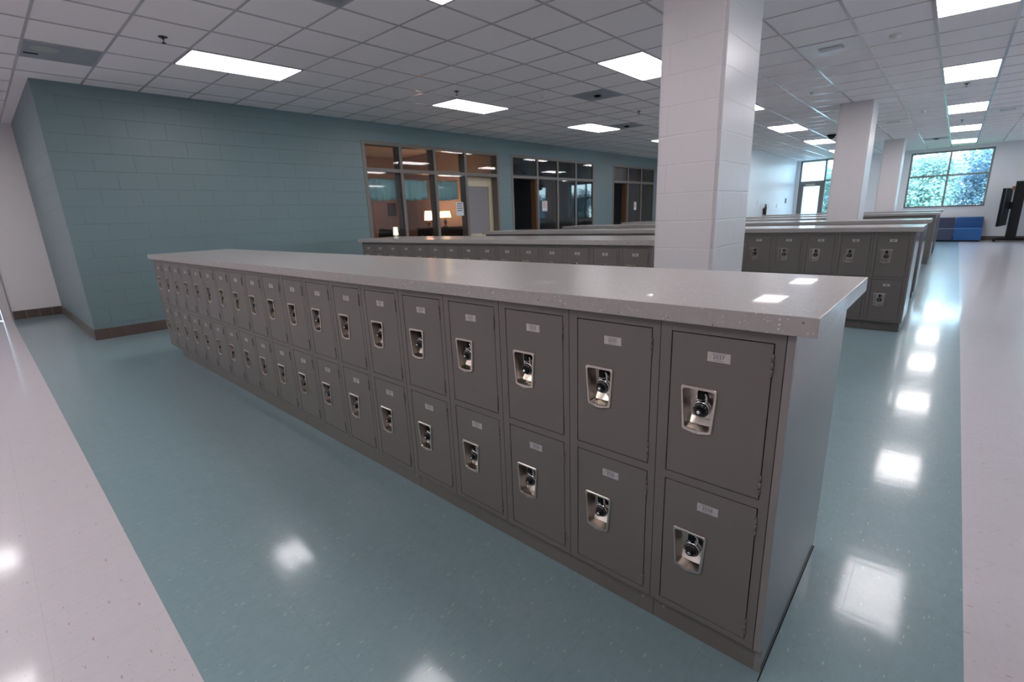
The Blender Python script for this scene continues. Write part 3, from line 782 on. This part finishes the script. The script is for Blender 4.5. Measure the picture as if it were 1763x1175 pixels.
t = thing('wall_shelf', (-8.25, 6.96, 1.78), 'small dark shelf above the yellow lamp in the warm office', 'shelf')
B(-.12, .12, -.12, .035, -.01, .01).build('board', M_DARKW, t); B(-.02, .02, -.1, .035, -.12, -.01).build('bracket', M_DARKW, t)
# notices taped on the glass
def notice(u, v, w_, h_, label, red=False):
    p = ray_at(-7.3, u, v); x = xw(p.y) - .013
    b = MB(); b.box(0, .0012, -w_ / 2, w_ / 2, -h_ / 2, h_ / 2); b.mi = 1
    for k in range(4):
        b.box(.0012, .0016, -w_ * .38, w_ * (.38 - .1 * (k % 2)), h_ * (.36 - k * .17), h_ * (.42 - k * .17))
    o = b.build('notice', [M_PAPER, mat('notice_red', (.5, .12, .10), .6) if red else M_INK], loc=(x, p.y, p.z)); tag(o, label, 'notice')
notice(792, 360, .20, .26, 'white notice with dark lines on the office glass beside the cream door')
notice(936, 355, .20, .24, 'white notice with red lines on the dark office glass', True)
notice(1089, 355, .16, .24, 'white paper notice on the glass of the third office')

# ------------------------------------------------------------------ far left white door frame
d = bpy.data.objects.new('door_4', None); COL.objects.link(d); d['kind'] = 'structure'; d.location = (-10.54, DY1, 0)
b = MB(); L = DY1 - DY0
b.box(-.2, .03, 0, .105, 0, 2.2); b.box(-.2, .03, -L - .105, -L, 0, 2.2); b.box(-.2, .03, -L, 0, 2.1, 2.2); b.build('door_frame', mat('white_frame_paint', (.62, .59, .59), .35), d)
B(-.06, -.015, -L + .004, -.004, .008, 2.09).build('door_leaf', mat('pale_door_paint', (.60, .62, .70), .3), d)
B(-.02, -.005, -.05, -.03, .42, .53).build('hinge', M_STEEL, d)
B(-.02, .0, -.04, -.02, .20, .215).build('door_stop', M_BLACKM, d)

# ------------------------------------------------------------------ far windows and door
def far_window(n, x0, x1, z0, z1, mx, mz, fw=.05):
    r = bpy.data.objects.new('window_%d' % n, None); COL.objects.link(r); r['kind'] = 'structure'; r.location = (x0, YF, z0)
    W, Hh = x1 - x0, z1 - z0; b = MB()
    b.box(0, fw, .1, .2, 0, Hh); b.box(W - fw, W, .1, .2, 0, Hh); b.box(fw, W - fw, .1, .2, 0, fw); b.box(fw, W - fw, .1, .2, Hh - fw, Hh)
    xs_ = [fw] + [q for m in mx for q in (m - fw / 2, m + fw / 2)] + [W - fw]
    for m in mx: b.box(m - fw / 2, m + fw / 2, .1, .2, fw, Hh - fw)
    for a, c_ in zip(xs_[0::2], xs_[1::2]):
        for z in mz: b.box(a, c_, .1, .2, z - fw / 2, z + fw / 2)
    b.build('window_frame', M_ALU, r)
    zs = [fw] + [q for m in mz for q in (m - fw / 2, m + fw / 2)] + [Hh - fw]
    for a, c_ in zip(xs_[0::2], xs_[1::2]):
        for e, f_ in zip(zs[0::2], zs[1::2]): B(a, c_, .148, .154, e, f_).build('pane', M_GLASS, r)
    B(-.03, W + .03, -.02, .1, -.02, .0).build('window_sill', M_WPLAST, r)
far_window(4, -1.12, .885, 1.055, 2.81, [1.0], [1.0])
far_window(5, 2.45, 4.45, 1.055, 2.81, [1.0], [1.0])
for k, (a, c) in enumerate(rw):
    r = bpy.data.objects.new('window_%d' % (7 + k), None); COL.objects.link(r); r['kind'] = 'structure'; r.location = (8.8, a, .95)
    b = MB(); W = c - a
    for q in ((0, .05, 0, 1.55), (W - .05, W, 0, 1.55), (.05, W - .05, 0, .05), (.05, W - .05, 1.5, 1.55), (W / 2 - .025, W / 2 + .025, .05, 1.5)): b.box(.08, .16, q[0], q[1], q[2], q[3])
    b.build('window_frame', M_ALU, r)
    for e, f_ in ((.05, W / 2 - .025), (W / 2 + .025, W - .05)): B(.118, .124, e, f_, .05, 1.5).build('pane', M_GLASS, r)
# entrance: transom, door, side lights
r = bpy.data.objects.new('window_6', None); COL.objects.link(r); r['kind'] = 'structure'; r.location = (-4.36, YF, 0)
b = MB(); fw = .055
for x in (0, .80, 1.685): b.box(x, x + fw, .08, .2, 0, 2.9)
b.box(fw, .80, .08, .2, 2.845, 2.9); b.box(fw, .80, .08, .2, 2.09, 2.16)
for a, c_ in ((.855, 1.685),):
    for z in (.95, 2.12, 2.845): b.box(a, c_, .08, .2, z, z + fw)
    b.box(a, c_, .0, .2, 0, .95)
b.build('window_frame', M_ALU, r)
B(fw, .80, .138, .144, 2.16, 2.845).build('pane', M_FROST, r)
for a, c_ in ((.855, 1.685),):
    B(a, c_, .138, .144, 1.005, 2.12).build('pane', M_GLASS, r); B(a, c_, .138, .144, 2.175, 2.845).build('pane', M_GLASS, r)
d = bpy.data.objects.new('door_5', None); COL.objects.link(d); d['kind'] = 'structure'; d.location = (-4.36 + fw, YF + .1, 0)
b = MB(); b.box(0, .11, 0, .045, .01, 2.085); b.box(.635, .745, 0, .045, .01, 2.085); b.box(.11, .635, 0, .045, .01, .25); b.box(.11, .635, 0, .045, 1.97, 2.085); b.build('door_leaf', M_ALU, d)
B(.11, .635, .018, .026, .25, 1.97).build('pane', M_FROST, d)
B(.18, .48, -.06, 0, 2.0, 2.06).build('door_closer', M_STEEL, d)
MB().tube([(.14, -.03, 1.0), (.60, -.03, 1.0)], .014).build('push_bar', M_STEEL, d)
# things on the white wall
t = thing('wall_thermostat', (-4.47, 19.1, 1.47), 'small grey thermostat on the white wall beside the glass door', 'thermostat')
B(.0, .03, -.05, .05, -.09, .09, bevel=.004).build('body', mat('thermostat_grey', (.25, .25, .27), .5), t)
t = thing('fire_extinguisher', (-4.40, 16.4, 1.14), 'dark slender fire extinguisher hanging on the white wall', 'extinguisher')
MB().lathe([(.03, -.2), (.036, -.19), (.036, .12), (.028, .17), (.012, .2)], seg=20).build('cylinder', mat('dark_red_enamel', (.09, .02, .02), .3), t)
B(-.015, .015, -.05, .05, .2, .23).build('handle', M_BLACKM, t); B(-.07, -.036, -.03, .03, -.1, .1).build('bracket', M_BLACKM, t)
for y, z, nm in ((15.7, 1.42, 'nearest'), (17.0, 1.3, 'middle'), (18.0, 1.3, 'farthest')):
    o = B(0, .012, -.04, .04, -.06, .06, bevel=.003).build('wall_outlet', M_WPLAST, loc=(-4.47, y, z)); tag(o, 'small pale electrical plate on the white wall, %s of three' % nm, 'outlet')

# ------------------------------------------------------------------ lounge seating
def bench(x0, x1, m, label):
    t = thing('lounge_bench', ((x0 + x1) / 2, 19.5, 0), label, 'sofa', 'modular lounge benches under the window'); h = (x1 - x0) / 2 - .006
    B(-h + .02, h - .02, .03, .7, .0, .04).build('base', M_BLACKM, t)
    MB().box(-h, h, 0, .72, .04, .405, bevel=.012).build('seat', m, t)
    MB().box(-h, h, .46, .72, .407, .735, bevel=.012).build('backrest', m, t)
bench(.28, .93, M_BLUE, 'bright blue two-level lounge bench at the right end under the window')
bench(-.12, .28, M_NAVY, 'slate grey lounge bench beside the bright blue one')
bench(-.75, -.12, M_BLUE, 'blue lounge bench mostly hidden behind the counter ends')

# mobile display stand, seen from its side
t = thing('display_stand', (1.56, 19.7, 0), 'black mobile display on a wheeled stand by the far wall', 'display stand')
B(-.30, .40, -.05, .05, .035, .10, bevel=.01).build('base', M_BLACKM, t)
for s in (-1, 1):
    lg = B(-.36, .42, s * .3 - .03, s * .3 + .03, .05, .09, bevel=.008).build('leg', M_BLACKM, t)
    for x in (-.34, .39): MB().lathe([(.028, -.012), (.028, .012)], (x, s * .3, .029), 'y', 14).build('caster', M_BLACKM, lg)
B(-.36, -.30, -.3, .3, .05, .085).build('cross_bar', M_BLACKM, t)
o = B(-.11, .12, -.06, .06, .09, 1.74, bevel=.006).build('post', M_BLACK, t)
o = MB().box(-.035, .035, -.55, .55, .46, 1.55, bevel=.008).build('display', M_BLACKM, t, loc=(-.25, 0, 0)); o.rotation_euler = (0, .0, math.radians(-11))
B(-.18, -.1, -.1, .1, .95, 1.15).build('mounting_bracket', M_BLACKM, t)
B(-.18, -.11, -.12, -.06, 1.5, 1.6).build('camera_unit', mat('copper_box', (.22, .10, .03), .4), t)

# ------------------------------------------------------------------ trees outside
def foliage(n, R, H, seed, size=.085):
    rnd = random.Random(seed); b = MB()
    blobs = [(Vector((rnd.uniform(-R, R) * .8, rnd.uniform(-R, R) * .5, H * rnd.uniform(.12, .95))), rnd.uniform(.28, .5) * R) for _ in range(34)]
    for _ in range(n):
        c, rr = rnd.choice(blobs); v = Vector((rnd.gauss(0, 1), rnd.gauss(0, 1), rnd.gauss(0, 1))).normalized() * rr * rnd.uniform(.6, 1.05); v.z *= .7
        p = c + v; a = Vector((rnd.gauss(0, 1), rnd.gauss(0, 1), rnd.gauss(0, .6))).normalized(); q = a.orthogonal().normalized(); s = size * rnd.uniform(.6, 1.3)
        b.bm.faces.new([b.bm.verts.new(p + k) for k in (a * s, q * s * .5, -a * s, -q * s * .5)])
    me = bpy.data.meshes.new('foliage'); b.bm.to_mesh(me); b.bm.free(); return me
F1 = foliage(15000, 2.2, 4.2, 1); F2 = foliage(15000, 2.4, 4.4, 2)
def trunk(h, seed):
    rnd = random.Random(seed); b = MB(); b.tube([(0, 0, -.3), (.05, 0, h * .4), (-.05, .05, h * .85)], [.13, .1, .05], 9)
    for k in range(7):
        a = rnd.uniform(0, 6.28); z = h * rnd.uniform(.25, .7); b.tube([(0, 0, z), (.7 * math.cos(a), .7 * math.sin(a), z + .5), (1.5 * math.cos(a), 1.5 * math.sin(a), z + 1.1)], [.05, .035, .012], 6)
    return mesh_of(b.build('trunk', M_BARK))
T1, T2 = trunk(4.2, 3), trunk(4.5, 4)
tl = [(-1.35, 25.3, .78, 'tree filling the left half of the big far window'), (1.05, 28.8, .86, 'tree filling the right half of the big far window'), (-5.6, 26.5, .70, 'tree behind the glass of the far side light'),
      (5.0, 26.5, .64, 'tree outside the window right of the mobile display'), (-10.4, 29, .7, 'tree outside beyond the frosted glass door'), (9.4, 28.5, .7, 'tree outside, farthest to the right'),
      (-1.2, 33.0, .84, 'taller tree standing behind the two window trees'), (-5.6, 34, .84, 'distant tree between window and side light'), (3.4, 34, .85, 'most distant tree, behind the right half of the window')]
for k, (x, y, s, lab) in enumerate(tl):
    t = thing('tree', (x, y, -.15), lab, 'tree', 'trees outside the far wall', rz=k * 1.3); t.scale = (s, s, s)
    fo = part((F1, F2)[k % 2], 'foliage', t); 
    part((T1, T2)[k % 2], 'trunk', t)
for me, m in ((F1, M_LEAF), (F2, M_LEAF2)): me.materials.append(m)
